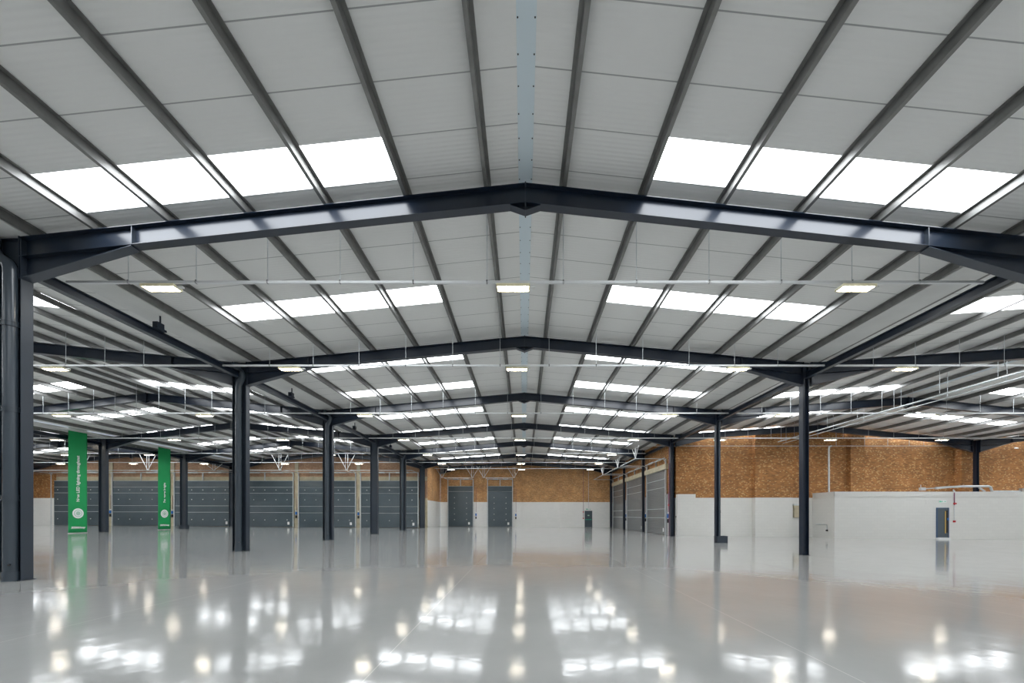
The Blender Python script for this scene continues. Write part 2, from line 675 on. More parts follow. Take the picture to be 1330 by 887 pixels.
for xv, who, frs in ((-815, 'left', FR[:6] + [7.17]), (815, 'right', FR[:6] + [7.17]), (-2310, 'banner', FR[:5] + [6.19])):
    d_prev = None
    for n, (a, b) in enumerate(zip(frs, frs[1:])):
        t = thing('valley_beam', {'left': f'navy tie beam linking the columns left of centre, {ORD[n]} bay from the camera',
                                  'right': f'navy tie beam linking the slim columns right of centre, {ORD[n]} bay from the camera',
                                  'banner': f'navy tie beam over the banner columns, {ORD[n]} bay from the camera'}[who], 'beam', group='tie beams along the valleys')
        z0 = 393 if who != 'banner' else 383
        y0, y1 = Y(a) + .14, Y(b) - .14
        MB().box(X(xv) - .006, X(xv) + .006, y0, y1, Z(z0) + .012, Z(z0 + 17) - .012).build('web', M['steel'], t)
        MB().box(X(xv) - .09, X(xv) + .09, y0, y1, Z(z0), Z(z0) + .012).build('bottom_flange', M['steel_col'], t)
        MB().box(X(xv) - .09, X(xv) + .09, y0, y1, Z(z0 + 17) - .012, Z(z0 + 17)).build('top_flange', M['steel'], t)

# gutter outlets over the left valley beam
for n, d in enumerate((1.70, 2.67, 3.67, 4.67)):
    x = X(-806)
    t = thing('gutter_outlet', f'small black outlet box on the left valley beam, {ORD[n]} from the camera', 'gutter outlet', (x, Y(d), Z(411)), group='black outlet boxes on the left valley beam')
    MB().box(-.08, .08, -.12, .12, 0.0, .19).build('sump_box', M['steel'], t)
    MB().box(-.08, .03, .12, .26, 0.0, .06).build('bracket', M['steel'], t)
    MB().tube([(0, .06, .19), (0, .06, .44)], .025, 10).build('outlet_pipe', M['steel'], t, True)


# ------------------------------------------------------------------ steel frames
def make_rafter(sp, d, label, haunch=(True, True), k=0):
    t = thing('portal_rafter', label, 'rafter', group='navy portal rafters under the roof')
    y = Y(d)
    DEP = 31.0
    hb = .115
    cw = 20
    xl, xr, xa = sp.x0 + cw, sp.x1 - (12 if sp is MAIN else cw), sp.xa
    if sp is RIGHT:
        xl = sp.x0 + 12 + (13 if k == 0 else 0)
    if sp is MAIN and k == 0:
        xr = 821
    T = lambda x: sp.top(x, d)
    tw = .007
    # web
    pts = [(X(xl), Z(T(xl)) - .015), (X(xa), Z(T(xa)) - .015), (X(xr), Z(T(xr)) - .015),
           (X(xr), Z(T(xr) - DEP) + .015), (X(xa), Z(T(xa) - DEP) + .015), (X(xl), Z(T(xl) - DEP) + .015)]
    m = MB()
    m.slab([pts[0], pts[1], pts[4], pts[5]], y - tw, y + tw)
    m.slab([pts[1], pts[2], pts[3], pts[4]], y - tw, y + tw)
    m.build('web', M['steel'], t)
    for nm, off, th in (('top_flange', 0, -.016), ('bottom_flange', -DEP, .016)):
        m = MB()
        for a, b in ((xl, xa), (xa, xr)):
            za, zb = Z(T(a) + off), Z(T(b) + off)
            m.slab([(X(a), za), (X(b), zb), (X(b), zb + th), (X(a), za + th)], y - hb, y + hb)
        m.build(nm, M['steel'], t)
    # haunches
    HL = 178
    for side, on in ((-1, haunch[0]), (1, haunch[1])):
        if not on:
            continue
        xe = xl if side < 0 else xr
        xh = xe - side * HL
        zb_e = T(xe) - 65
        zt_e, zt_h = T(xe) - DEP, T(xh) - DEP
        MB().slab([(X(xe), Z(zt_e)), (X(xh), Z(zt_h)), (X(xe), Z(zb_e))], y - tw, y + tw).build('haunch_web', M['steel'], t)
        MB().slab([(X(xe), Z(zb_e)), (X(xh), Z(zt_h - 1)), (X(xh), Z(zt_h - 1) - .018), (X(xe), Z(zb_e) - .018)], y - hb, y + hb).build('haunch_flange', M['steel_col'], t)
        m = MB()
        m.slab([(X(xh) - .008, Z(T(xh)) - .02), (X(xh) + .008, Z(T(xh)) - .02), (X(xh) + .008, Z(zt_h) + .0), (X(xh) - .008, Z(zt_h) + .0)], y - hb + .01, y + hb - .01)
        m.build('stiffener', M['steel_col'], t)
        m = MB()
        xp = xe
        m.box(X(xp) - .012, X(xp) + .012, y - hb, y + hb, Z(zb_e) - .03, Z(T(xe)) + .02)
        m.build('end_plate', M['steel'], t)
    # apex
    m = MB()
    m.box(X(xa) - .013, X(xa) + .013, y - hb - .005, y + hb + .005, Z(T(xa) - DEP - 13), Z(T(xa)) + .02)
    m.build('apex_plate', M['steel_col'], t)
    m = MB()
    w = 24
    zz = T(xa) - DEP
    m.slab([(X(xa - w), Z(T(xa - w) - DEP)), (X(xa), Z(zz)), (X(xa + w), Z(T(xa + w) - DEP)), (X(xa), Z(zz - 11))], y - tw, y + tw)
    for s_ in (-1, 1):
        m.slab([(X(xa + s_ * w), Z(T(xa + w * s_) - DEP) - .002), (X(xa), Z(zz - 11)), (X(xa), Z(zz - 11) - .014), (X(xa + s_ * w), Z(T(xa + w * s_) - DEP) - .016)], y - hb + .02, y + hb - .02)
    m.build('apex_haunch', M['steel'], t)
    return t


for sp in SPANS:
    for k, d in enumerate(sp.frames):
        last = k == len(sp.frames) - 1
        hs = (True, True)
        make_rafter(sp, d, f'navy steel rafter pair across the {sp.word}, {ORD[k]} frame from the camera', hs, k)


def make_column(xc, d, dep, ztop, label, pipe=None, base=False, mat='steel_col'):
    """H section, web in the cross plane; dep in units"""
    x, y = X(xc), Y(d)
    fz = floor_z(x)
    t = thing('steel_column', label, 'column', (x, y, fz), group='steel columns')
    h = dep * U / 2
    top = Z(ztop) - fz
    fw = .115
    MB().box(-h + .018, h - .018, -.007, .007, 0, top).build('web', M[mat], t)
    for s in (-1, 1):
        a, b = sorted((s * h, s * (h - .018)))
        MB().box(a, b, -fw, fw, 0, top).build('flange', M[mat], t)
    MB().box(-h - .02, h + .02, -fw - .03, fw + .03, 0, .012).build('base_plate', M['steel'], t)
    MB().box(-h + .02, h - .02, -fw + .01, fw - .01, top, top + .014).build('cap_plate', M['steel'], t)
    return t


def make_downpipe(x, y, ztop, label, r=.075, swan=True, side=-1):
    fz = floor_z(x)
    t = thing('downpipe', label, 'downpipe', (x, y, fz), group='dark downpipes on the columns')
    H = Z(ztop) - fz
    pts = [(0, 0, 0.0), (0, 0, H - .75)]
    if swan and side > 0:
        pts = [(0, 0, 0.0), (0, 0, H - .95), (.03, 0, H - .85), (.12, 0, H - .7), (.15, 0, H - .6), (.15, 0, H - .48), (.11, 0, H - .36), (.0, 0, H - .24), (-.1, 0, H - .16), (-.13, 0, H)]
    elif swan:
        for q in range(1, 6):
            a = q / 5 * math.pi / 3
            pts.append((side * .28 * (1 - math.cos(a)), .0, H - .75 + .28 * math.sin(a)))
        last = pts[-1]
        pts.append((last[0] + side * .12, 0, last[2] + .07))
        for q in range(1, 5):
            a = math.pi / 3 * (1 - q / 4)
            pts.append((pts[-1][0] + side * .035, 0, pts[-1][2] + .05))
        pts.append((pts[-1][0], 0, H))
    else:
        pts.append((0, 0, H))
    MB().tube(pts, r, 16).build('pipe', M['pipe'], t, True)
    z = .0
    MB().tube([(0, 0, 0.0), (0, 0, .22)], r * 1.18, 16).build('foot_socket', M['pipe'], t, True)
    for zz in (1.9, 3.92, 5.87):
        if zz < H - 1:
            m = MB()
            m.tube([(0, 0, zz - .06), (0, 0, zz - .035)], r * 1.22, 16)
            m.tube([(0, 0, zz + .035), (0, 0, zz + .06)], r * 1.22, 16)
            m.tube([(0, 0, zz - .035), (0, 0, zz + .035)], r * 1.1, 16)
            m.build('coupling', M['pipe'], t, True)
    MB().tube([(r * .6, -r * .6, .38), (r * 1.3, -r * 1.3, .38)], .022, 10).build('drain_plug', M['black'], t, True)
    return t


# central row, banner side
for k, d in enumerate(FR[:6] + [7.17]):
    make_column(-816 if k == 0 else -820, d, 40, 438, f'dark H-section column in the row left of centre, {ORD[k]} from the camera')
for k, d in enumerate(FR[:3] + [FR[4]]):
    make_downpipe(X(-820 + (10 if k == 0 else 0)), Y(d) - .14, 437, f'round dark downpipe on the {ORD[k] if k < 3 else "fifth"} column left of centre', r=.125, side=(-1 if k == 0 else 1))
# central row, office side
for k, d in enumerate(FR[:6] + [7.17]):
    make_column(828 if k == 0 else 814, d, 18, 438, f'slim navy column in the row right of centre, {ORD[k]} from the camera', mat='steel')
t = make_downpipe(X(820), Y(FR[2]) - .10, 437, 'thin dark downpipe running down the third slim column right of centre', r=.06, swan=False)
# banner row
for k, d in enumerate(FR[:5] + [6.19]):
    if k < 2:
        continue
    make_column(-2343 if k == 5 else -2310, d, 40, 421, f'dark column in the banner row, {["", "", "outside the picture edge", "between the two banners", "beside the shorter banner", "against the dock door wall"][k]}')
make_column(2474, 4.21, 17, 407, 'dark column in the brick corner above the white office', mat='steel')
for k in (0, 1, 2):
    make_column(2474, FR[k], 26, 407, f'dark column along the office side wall, {ORD[k]} from the camera', mat='steel')

# column base guards
x, y = X(820) + .16, Y(FR[2]) + .02
t = thing('base_guard', 'low slate steel box around the foot of the third slim column', 'guard', (x, y, floor_z(x)))
MB().box(-.34, .30, -.2, -.185, 0, .42).build('front_plate', M['steel_col'], t)
MB().box(-.34, -.33, -.185, .2, 0, .42).build('side_plate', M['steel_col'], t)
MB().box(.29, .30, -.185, .2, 0, .42).build('side_plate', M['steel_col'], t)
MB().box(-.33, .29, .185, .2, 0, .42).build('back_plate', M['steel_col'], t)
x, y = X(-2310), Y(FR[4])
t = thing('base_guard', 'low slate steel box around the foot of the column beside the shorter banner', 'guard', (x, y, floor_z(x)))
MB().box(-.36, .36, -.2, -.185, 0, .38).build('front_plate', M['steel_col'], t)
MB().box(-.36, -.345, -.185, .2, 0, .38).build('side_plate', M['steel_col'], t)
MB().box(.345, .36, -.185, .2, 0, .38).build('side_plate', M['steel_col'], t)
# ------------------------------------------------------------------ walls
WH = M['dado']
BR = M['brick']


def wall_front(name, xa, xb, d, split, mats, thick=.3, sp_list=(), low=None, ztop=None):
    """a cross wall between xa and xb (units) whose top follows the roof"""
    m = MB()
    y0, y1 = Y(d), Y(d) + thick
    fl = lambda u: floor_z(X(u)) - .05
    m.slab([(X(xa), fl(xa)), (X(xb), fl(xb)), (X(xb), Z(split)), (X(xa), Z(split))], y0, y1, mats[0])
    if ztop is None:
        brk = [xa, xb]
        for s in SPANS:
            for v in (s.x0, s.xa, s.x1):
                if xa < v < xb:
                    brk.append(v)
        brk = sorted(set(brk))
        def rz(u, a, b):
            mid = (a + b) / 2
            for s in SPANS:
                if s.x0 <= mid <= s.x1:
                    return s.roof(u, d) - .5
            return 430
        for a, b in zip(brk, brk[1:]):
            m.slab([(X(a), Z(split)), (X(b), Z(split)), (X(b), Z(rz(b, a, b))), (X(a), Z(rz(a, a, b)))], y0, y1, mats[1])
    else:
        m.slab([(X(xa), Z(split)), (X(xb), Z(split)), (X(xb), Z(ztop)), (X(xa), Z(ztop))], y0, y1, mats[1])
    return struct(name, m)


def wall_side(name, x, d0, d1, split, mats, thick, ztop):
    m = MB()
    a, b = sorted((X(x), X(x) + thick))
    m.box(a, b, Y(d0), Y(d1), floor_z(X(x)) - .1, Z(split), mats[0])
    m.box(a, b, Y(d0), Y(d1), Z(split), Z(ztop), mats[1])
    return struct(name, m)


WH_LIT, BO = M['dado_lit'], M['brick_orange']
wall_front('wall_far', -781, 845, DF, 123, (WH_LIT, BO))
wall_side('wall_left_return', -782, DL + .02, DF, 123, (WH_LIT, BO), -.3, 445)
wall_front('wall_left_dock', -4010, -783, DL, 138, (M['cream'], M['brick_pink']))
wall_side('wall_right_dock', 838, DR, DF, 123, (WH, BR), .3, 448)
wall_front('wall_right_brick', 839, 4140, DR, 98, (WH, BR))
wall_side('wall_right', 4125, -1.7, DR, 98, (WH, BR), .3, 420)
wall_side('wall_left', -4000, -1.7, DL, 138, (WH, BR), -.3, 425)
m = MB()
m.box(X(-4020), X(4150), Y(-1.7) - .3, Y(-1.7), floor_z(X(4150)) - .1, Z(560), WH)
struct('wall_rear', m)

# pilasters (part of the walls)
def pilaster(name, xa, xb, d, proj, split, ztop, mats=(WH, BR)):
    m = MB()
    y1, y0 = Y(d) - .002, Y(d) - proj
    sc_f = (d - proj / S) / d
    xa, xb = xa * sc_f, xb * sc_f
    m.box(X(xa), X(xb), y0, y1, floor_z(X(xb)) - .02, Z(split), mats[0])
    m.box(X(xa), X(xb), y0, y1, Z(split), Z(ztop), mats[1])
    return struct(name, m)


# far wall
pilaster('trim_1', (668 - 680) * DF, (677.5 - 680) * DF, DF, .18, 123, 500, (WH_LIT, BO))
pilaster('trim_2', (728 - 680) * DF, (738 - 680) * DF, DF, .22, 123, 480, (WH_LIT, BO))
pilaster('trim_3', (616 - 680) * DF, (627 - 680) * DF, DF, .18, 123, 480, (WH_LIT, BO))
# right brick wall
pilaster('trim_4', (879 - 680) * DR, (903.5 - 680) * DR, DR, .2, 118, 450)
pilaster('trim_5', (981 - 680) * DR, (1029 - 680) * DR, DR, .45, 98, 465)
pilaster('trim_6', (1105 - 680) * DR, (1123 - 680) * DR, DR, .4, 98, 488)
pilaster('trim_7', (1249 - 680) * DR, (1262 - 680) * DR, DR, .55, 98, 418)
# left dock wall: white pier beside the first door and columns of wall above
m = MB()
m.box(X(-3995), X(-3800), Y(DL) - .25, Y(DL) - .002, floor_z(X(-3900)) - .02, Z(138), WH_LIT)
m.box(X(-3995), X(-3800), Y(DL) - .25, Y(DL) - .002, Z(138), Z(330), BR)
struct('trim_8', m)
# cream lintel over the left doors and coloured course above
m = MB()
m.box(X(-3795), X(-785), Y(DL) - .05, Y(DL) - .002, Z(280), Z(312), M['cream'])
struct('trim_9', m)
gaps = [(145.2 - 680) * DL, (225.3 - 680) * DL, (305.5 - 680) * DL, (385.7 - 680) * DL, (466.1 - 680) * DL]
for i, g in enumerate(gaps):
    m = MB()
    m.box(X(g) - .2, X(g) + .2, Y(DL) - .12, Y(DL) - .051, floor_z(X(g)) - .02, Z(430 if i not in (2,) else 400), M['cream'])
    struct(f'trim_{10 + i}', m)
m = MB()
m.box(X(820), X(837), Y(4.45), Y(7.2), Z(268), Z(298), M['cream'])
struct('trim_16', m)
# white strips of wall visible beside far doors are part of wall_far

# ------------------------------------------------------------------ sectional dock doors
def make_door(w, h, rails, dots, label, rz=0.0, loc=(0, 0, 0), vhang=True, drop=1.0, notice=True, hang_h=1.85, group=None, panel='door'):
    """local x across (centre 0), local -y into the room, z up from the floor"""
    t = thing('sectional_door', label, 'door', loc, rz, group)
    t['kind'] = 'thing'
    edges = [0.0] + [h * (1 - r) for r in reversed(rails)] + [h]
    for i, (a, b) in enumerate(zip(edges, edges[1:])):
        MB().box(-w / 2, w / 2, -.07, -.02, a + .02, b - .02).build('door_panel', M[panel], t)
    for r in rails:
        z = h * (1 - r)
        MB().box(-w / 2, w / 2, -.085, -.015, z - .02, z + .02).build('joint_rail', M['door_edge'], t)
    MB().box(-w / 2, w / 2, -.09, -.01, 0, .03).build('bottom_seal', M['black'], t)
    MB().box(-w / 2, w / 2, -.085, -.015, h - .03, h + .03).build('top_rail', M['door_edge'], t)
    hg = None
    for r, n in dots:
        for i in range(n):
            x = -w / 2 + w * (i + .5) / n
            z = h * (1 - r)
            if hg is None:
                hg = MB().box(-.045, .045, -.02, .0, -.045, .045).build('hinge', M['galv'], t)
                o = hg
            else:
                o = hg.copy()
                COL.objects.link(o)
            o.parent = t
            o.location = (x, -.07, z)
    top = h + .9
    for s in (-1, 1):
        x = s * (w / 2 + .07)
        MB().box(x - .05, x + .05, -.14, -.02, 0, top).build('guide_track', M['galv'], t)
        # curved turn and horizontal track going into the room
        pts = [(x, -.12, top - .35)]
        for q in range(1, 7):
            a = q / 6 * math.pi / 2
            pts.append((x, -.12 - .35 * (1 - math.cos(a)), top - .35 + .35 * math.sin(a)))
        pts.append((x, -3.0 * drop, top))
        MB().tube(pts, .03, 6).build('overhead_track', M['galv'], t)
    MB().tube([(-w / 2 - .15, -.2, top + .05), (w / 2 + .15, -.2, top + .05)], .045, 10).build('spring_shaft', M['galv'], t, True)
    MB().tube([(-w * .30, -.2, top + .05), (-w * .08, -.2, top + .05)], .085, 12).build('torsion_spring', M['galv'], t, True)
    MB().tube([(w * .12, -.2, top + .05), (w * .34, -.2, top + .05)], .085, 12).build('torsion_spring', M['galv'], t, True)
    MB().box(-.05, .05, -.12, -.02, h + .05, top + .05).build('centre_bracket', M['galv'], t)
    MB().box(-w / 2 - .1, w / 2 + .1, -2.97 * drop, -2.92 * drop, top - .03, top + .03).build('end_rail', M['galv'], t)
    if vhang:
        for s in (-1, 1) if vhang == 2 else (1,):
            x = s * (w / 2 + .32)
            yy = -3.0 * drop
            m = MB()
            for dx in (-.92, .92):
                m.tube([(x, yy, top), (x + dx, yy, top + hang_h)], .028, 6)
            for dx in (-.12, .12):
                m.tube([(x + dx, yy, top), (x + dx, yy, top + hang_h)], .022, 6)
            m.build('track_hanger', M['white_metal'], t)
    if notice:
        m = MB()
        m.box(w / 2 - .62, w / 2 - .38, -.078, -.0705, .25, .58)
        m.build('notice', M['white'], t)
    return t


RAILS_BIG = [.14, .27, .55, .69]
DOTS_BIG = [(.20, 5), (.41, 5), (.85, 5)]
L_EDGES = [(70, 142), (148.5, 222), (228.7, 302), (309, 382), (389.4, 462.7), (469.5, 543.6)]
for i, (a, b) in enumerate(L_EDGES):
    xa, xb = (a - 680) * DL * U, (b - 680) * DL * U
    xc = (xa + xb) / 2
    fz = floor_z(xc)
    h = Z(44.4 * DL) - fz
    who = ['partly hidden behind the taller banner', 'between the two banners', 'just past the shorter banner',
           'behind the second column left of centre', 'behind the third column left of centre', 'at the inner corner of the long dock wall'][i]
    make_door(xb - xa - .1, h, RAILS_BIG, DOTS_BIG, f'wide slate ribbed dock door {who}', 0, (xc, Y(DL) - .13, fz),
              vhang=1 if i < 5 else 0, hang_h=(1.75 if i != 2 else .7), drop=1.0, group='wide dock doors on the left wall')
for i, (a, b) in enumerate(((582.3, 614.3), (633.8, 665.3))):
    xa, xb = (a - 680) * DF * U, (b - 680) * DF * U
    xc = (xa + xb) / 2
    fz = floor_z(xc)
    h = Z(37.4 * DF) - fz
    make_door(xb - xa - .05, h, [.13], [(r, 2) for r in (.28, .42, .55, .69, .83)], f'narrow slate roller door in the far wall, {["nearer the corner column", "nearer the brick pilaster"][i]}', 0,
              (xc, Y(DF) - .03, fz), vhang=2, hang_h=1.5, drop=.9, group='narrow doors in the far wall')
for i, (a, b) in enumerate(((4.50, 5.16), (5.34, 6.16), (6.34, 7.12))):
    y0, y1 = Y(a), Y(b)
    fz = floor_z(X(822))
    h = Z(267) - fz
    make_door(y1 - y0, h, [.14, .27, .60, .74], [], f'grey ribbed dock door in the right side wall, {ORD[i]} from the camera', -math.pi / 2,
              (X(834), (y0 + y1) / 2, fz), vhang=1, hang_h=.9, drop=.9, group='dock doors in the right wall', panel='door_pale')


# door controls
def control(x, y, rz, label, pole=3.6):
    fz = floor_z(x)
    t = thing('door_control', label, 'control box', (x, y, fz), rz, 'door control boxes')
    MB().box(-.09, .09, -.12, 0, 1.45, 1.78).build('blue_unit', M['blue'], t)
    MB().box(-.08, .08, -.12, 0, 1.05, 1.36).build('black_isolator', M['black'], t)
    MB().box(-.05, .05, -.10, 0, 1.82, 1.95).build('push_buttons', M['white'], t)
    MB().tube([(0.02, -.03, 1.9), (.02, -.03, pole)], .018, 8).build('conduit', M['plum'], t)
    return t


for i, g in enumerate(gaps):
    control(X(g) + .02, Y(DL) - .125, 0, f'blue and black door control on the cream pier, {ORD[i]} along the long dock wall')
control(X((547 - 680) * DL), Y(DL) - .01, 0, 'blue and black door control beside the inner corner dock door')
control(X((618.5 - 680) * DF), Y(DF) - .19, 0, 'blue and black door control between the two narrow far doors', 5.3)
control(X((670 - 680) * DF), Y(DF) - .19, 0, 'blue and black door control right of the narrow far doors', 5.3)
for i, d in enumerate((4.44, 5.27, 6.26)):
    control(X(837), Y(d), -math.pi / 2, f'blue and black control on the right dock wall, {ORD[i]} from the camera')

# ------------------------------------------------------------------ exit door in the far wall
xc = (764.2 - 680) * DF * U
fz = floor_z(xc)
t = thing('door_1', 'slate fire exit door with green push bar in the far wall', 'door', (xc, Y(DF) - .005, fz))
w, h = 1.0, 2.25
MB().box(-w / 2 + .06, w / 2 - .06, -.06, -.01, .02, h - .06).build('door_leaf', M['exitdoor'], t)
m = MB()
m.box(-w / 2, -w / 2 + .06, -.09, 0, 0, h).box(w / 2 - .06, w / 2, -.09, 0, 0, h).box(-w / 2 + .06, w / 2 - .06, -.09, 0, h - .06, h)
m.build('door_frame', M['steel_col'], t)
m = MB()
m.box(-.4, .4, -.16, -.12, 1.02, 1.09).box(-.4, -.34, -.12, -.06, 1.0, 1.11).box(.34, .4, -.12, -.06, 1.0, 1.11)
m.build('push_bar', M['greenmetal'], t)
MB().box(-.12, .12, -.075, -.061, 1.55, 1.7).build('notice', M['palegreen'], t)


t['kind'] = 'structure'


def exit_sign(x, y, z, w, h, label):
    t = thing('exit_sign', label, 'sign', (x, y, z))
    MB().box(-w / 2, w / 2, -.03, 0, -h / 2, h / 2).build('sign_plate', M['white'], t)
    m = MB()
    # running figure, arrow and doorway in green
    e = -.034
    def q(pts):
        m.slab([(a * w / 2, b * h / 2) for a, b in pts], e, -.0305)
    q([(-.9, -.7), (-.55, -.7), (-.55, .7), (-.9, .7)])
    q([(-.35, .35), (-.2, .35), (-.2, .75), (-.35, .75)])
    q([(-.45, -.1), (-.1, -.1), (-.1, .3), (-.45, .3)])
    q([(-.5, -.75), (-.35, -.75), (-.2, -.1), (-.35, -.1)])
    q([(-.1, -.6), (.05, -.6), (-.1, -.05), (-.22, -.05)])
    q([(.2, -.15), (.6, -.15), (.6, .15), (.2, .15)])
    q([(.6, -.55), (.95, 0), (.6, .55)])
    m.build('pictogram', M['greenmetal'], t)
    return t


exit_sign(xc, Y(DF) - .002, fz + h + .22, .7, .2, 'small green and white exit sign above the far fire door')

# fire alarm and conduit drops on the far wall
for n, (px, ytop, ybot, mt, lab) in enumerate(((757.6, 604, 673, 'plum', 'thin plum red conduit drop beside the far fire door'), (764.3, 606, 660, 'galv', 'thin grey conduit drop running down to the far fire door sign'))):
    a = P(px, ytop, DF)
    b = P(px, ybot, DF)
    t = thing('conduit_drop', lab, 'conduit', (a[0], Y(DF), b[2]))
    L = a[2] - b[2]
    MB().tube([(0, -.03, 0), (0, -.03, L)], .022, 8).build('conduit', M[mt], t)
    if mt == 'plum':
        MB().box(-.07, .07, -.08, 0, -.1, .06).build('call_point', M['red'], t)
        MB().box(-.07, .07, -.08, 0, .78, .92).build('sounder', M['red'], t)

# ------------------------------------------------------------------ office enclosure
DO = 4.05
zo = 30.1 * DO
m = MB()
m.slab([(X(1636), floor_z(X(1636)) - .03), (X(4120), floor_z(X(4120)) - .03), (X(4120), Z(zo - 1)), (X(1636), Z(zo - 1))], Y(DO), Y(DO) + .2, WH)
struct('wall_office_front', m)
m = MB()
m.slab_x([(Y(DO) + .2, floor_z(X(1636)) - .03), (Y(DR) - .005, floor_z(X(1636)) - .03), (Y(DR) - .005, Z(zo - 1)), (Y(DO) + .2, Z(zo - 1))], X(1636), X(1636) + .2, WH)
struct('wall_office_side', m)
m = MB()
m.box(X(1636) - .04, X(4120), Y(DO) - .04, Y(DR) - .01, Z(zo - 1), Z(zo) + .02, M['white_metal'])
struct('roof_office', m)
m = MB()
m.box(X(1636) - .03, X(4120), Y(DO) - .03, Y(DO) - .001, Z(97), Z(zo - 1), WH)
m.box(X(1636) - .03, X(1636) - .001, Y(DO) - .03, Y(DR) - .45, Z(97), Z(zo - 1), WH)
struct('trim_17', m)
# office door
xc = (1223.6 - 680) * DO * U
fz = floor_z(xc)
h = Z(9.6 * DO) - fz
w = .93
t = thing('door_2', 'slate blue office door with tall timber pull handle in the white wall', 'door', (xc, Y(DO) - .003, fz))
MB().box(-w / 2 + .05, w / 2 - .05, -.05, -.01, .14, h - .05).build('door_leaf', M['exitdoor'], t)
m = MB()
m.box(-w / 2, -w / 2 + .05, -.07, 0, .12, h).box(w / 2 - .05, w / 2, -.07, 0, .12, h).box(-w / 2 + .05, w / 2 - .05, -.07, 0, h - .05, h)
m.build('door_frame', M['bluegrey'], t)
MB().box(-w / 2, w / 2, -.2, 0, 0, .12).build('threshold', M['white_metal'], t)
MB().box(.14, .19, -.1, -.06, .45, h - .25).build('pull_handle', M['wood'], t)
MB().box(.2, w / 2 - .08, -.055, -.051, .5, h - .2).build('vision_panel', M['black'], t)
MB().box(.32, .42, -.085, -.071, 1.45, 1.62).build('keypad', M['blue'], t)
t['kind'] = 'structure'
exit_sign(xc + .02, Y(DO) - .002, Z(17.7 * DO), .56, .16, 'small green and white exit sign above the office door')
# faint notice on the wall
x, y, z = P(1205, 652, DO)
t = tag(MB().box(x - .18, x + .18, Y(DO) - .02, Y(DO) - .001, z - .2, z + .2).build('wall_access_panel', M['dado']), 'square white access hatch painted like the wall left of the office door', 'hatch')
# alarm drop beside office door
a = P(1238.6, 639, DO)
b = P(1238.6, 677, DO)
t = thing('alarm_conduit', 'plum and grey alarm conduit with red boxes beside the office door', 'conduit', (a[0], Y(DO) - .032, b[2]))
L = a[2] - b[2]
MB().tube([(0, -.02, .0), (0, -.02, L * .55)], .016, 8).build('lower_conduit', M['galv'], t)
MB().tube([(0, -.02, L * .55), (0, -.02, L - .04)], .03, 8).build('upper_conduit', M['plum'], t)
MB().box(-.06, .06, -.07, .03, -.08, .06).build('call_point', M['red'], t)
MB().box(-.04, .12, -.08, .03, L * .58, L * .58 + .11).build('sounder', M['red'], t)
# ducts lying on the office roof
DD = 4.12
t = thing('roof_duct', 'silver ventilation duct lying across the office roof', 'duct', P(1240, 638, DD))
o0 = Vector(P(1240, 638, DD))
def R(px, py, d=DD, dy=0):
    v = Vector(P(px, py, d)) - o0
    v.y += dy
    return v
MB().tube([R(1215, 634), R(1230, 632.7), R(1250, 631.6), R(1284, 631.6)], .085, 12).build('main_duct', M['duct'], t, True)
MB().tube([R(1283, 631.4), R(1286.5, 632.5), R(1288.5, 638.0)], .085, 12).build('elbow', M['duct'], t, True)
MB().tube([R(1197, 635.0), R(1216, 633.8)], .04, 10).build('thin_pipe', M['duct'], t, True)
MB().box(R(1195, 636).x, R(1201, 636).x, -.1, .1, R(1195, 637).z, R(1195, 633.2).z).build('valve', M['galv'], t)
MB().tube([R(1196, 634), R(1196, 629.5)], .02, 8).build('vent_stub', M['galv'], t)
MB().tube([R(1272, 633.5), R(1279, 638)], .07, 10).build('branch_duct', M['duct'], t, True)
MB().tube([R(1238, 636), R(1240, 638.3)], .05, 10).build('outlet', M['duct'], t, True)
t = thing('roof_trunking', 'low grey trunking on the office roof right of the duct', 'trunking', P(1290, 638.5, DD))
MB().box(0, X(40 * DD), -.05, .05, .0, .09).build('trunking', M['galv'], t)
MB().box(X(35 * DD), X(38 * DD), -.12, .08, 0, .26).build('junction_box', M['duct'], t)
# tap and pipe stub on the office side wall
dm = 4.2
t = thing('pipe_bracket', 'small grey pipe bracket with tap low on the office side wall', 'pipe', (X(1636) - .002, Y(dm), Z(-12 * dm)))
MB().tube([(-.05, .75, 0), (-.05, -.35, 0), (-.05, -.42, -.05), (-.05, -.42, -.40)], .03, 10).build('pipe', M['galv'], t, True)
MB().box(-.11, -.0, -.47, -.37, -.52, -.40).build('tap', M['black'], t)
MB().box(-.06, 0, .3, .36, -.05, .05).build('wall_clip', M['galv'], t)
# electrical box on brick wall
a = P(1030, 655, DR)
b = P(1036.5, 672, DR)
t = thing('meter_box', 'pale grey wall box on the white wall behind the second slim column', 'box', (a[0], Y(DR) - .004, b[2]))
MB().box(0, b[0] - a[0], -.16, 0, 0, a[2] - b[2] - .1).build('box_body', M['cream'], t)
MB().box(-.04, b[0] - a[0] + .04, -.2, 0, a[2] - b[2] - .1, a[2] - b[2] + .02).build('box_hood', M['galv'], t)
# conduit along the right brick wall and its drop
dc = DR - .03 - .55 / S
t = thing('wall_conduit', 'long thin grey conduit across the right brick wall with one thick drop', 'conduit', (0, Y(dc), 0))
zc = Z(89.8 * dc)
MB().tube([(X(160 * dc), 0, zc), (X(584 * dc), 0, zc)], .022, 8).build('conduit', M['galv'], t)
MB().tube([(X(400 * dc), 0, zc + .0), (X(397.3 * dc), 0, zc - .05), (X(396.6 * dc), 0, zc - .2), (X(396.6 * dc), 0, Z(zo) + .02)], .065, 12).build('drop_pipe', M['galv'], t, True)
for px in (1086, 1123, 1153, 1181, 1200, 1238):
    MB().tube([(X((px - 680) * dc), 0, zc), (X((px - 680) * dc), 0, Z(RIGHT.top((px - 680) * dc, dc)))], .012, 6).build('hanger_rod', M['galv'], t)
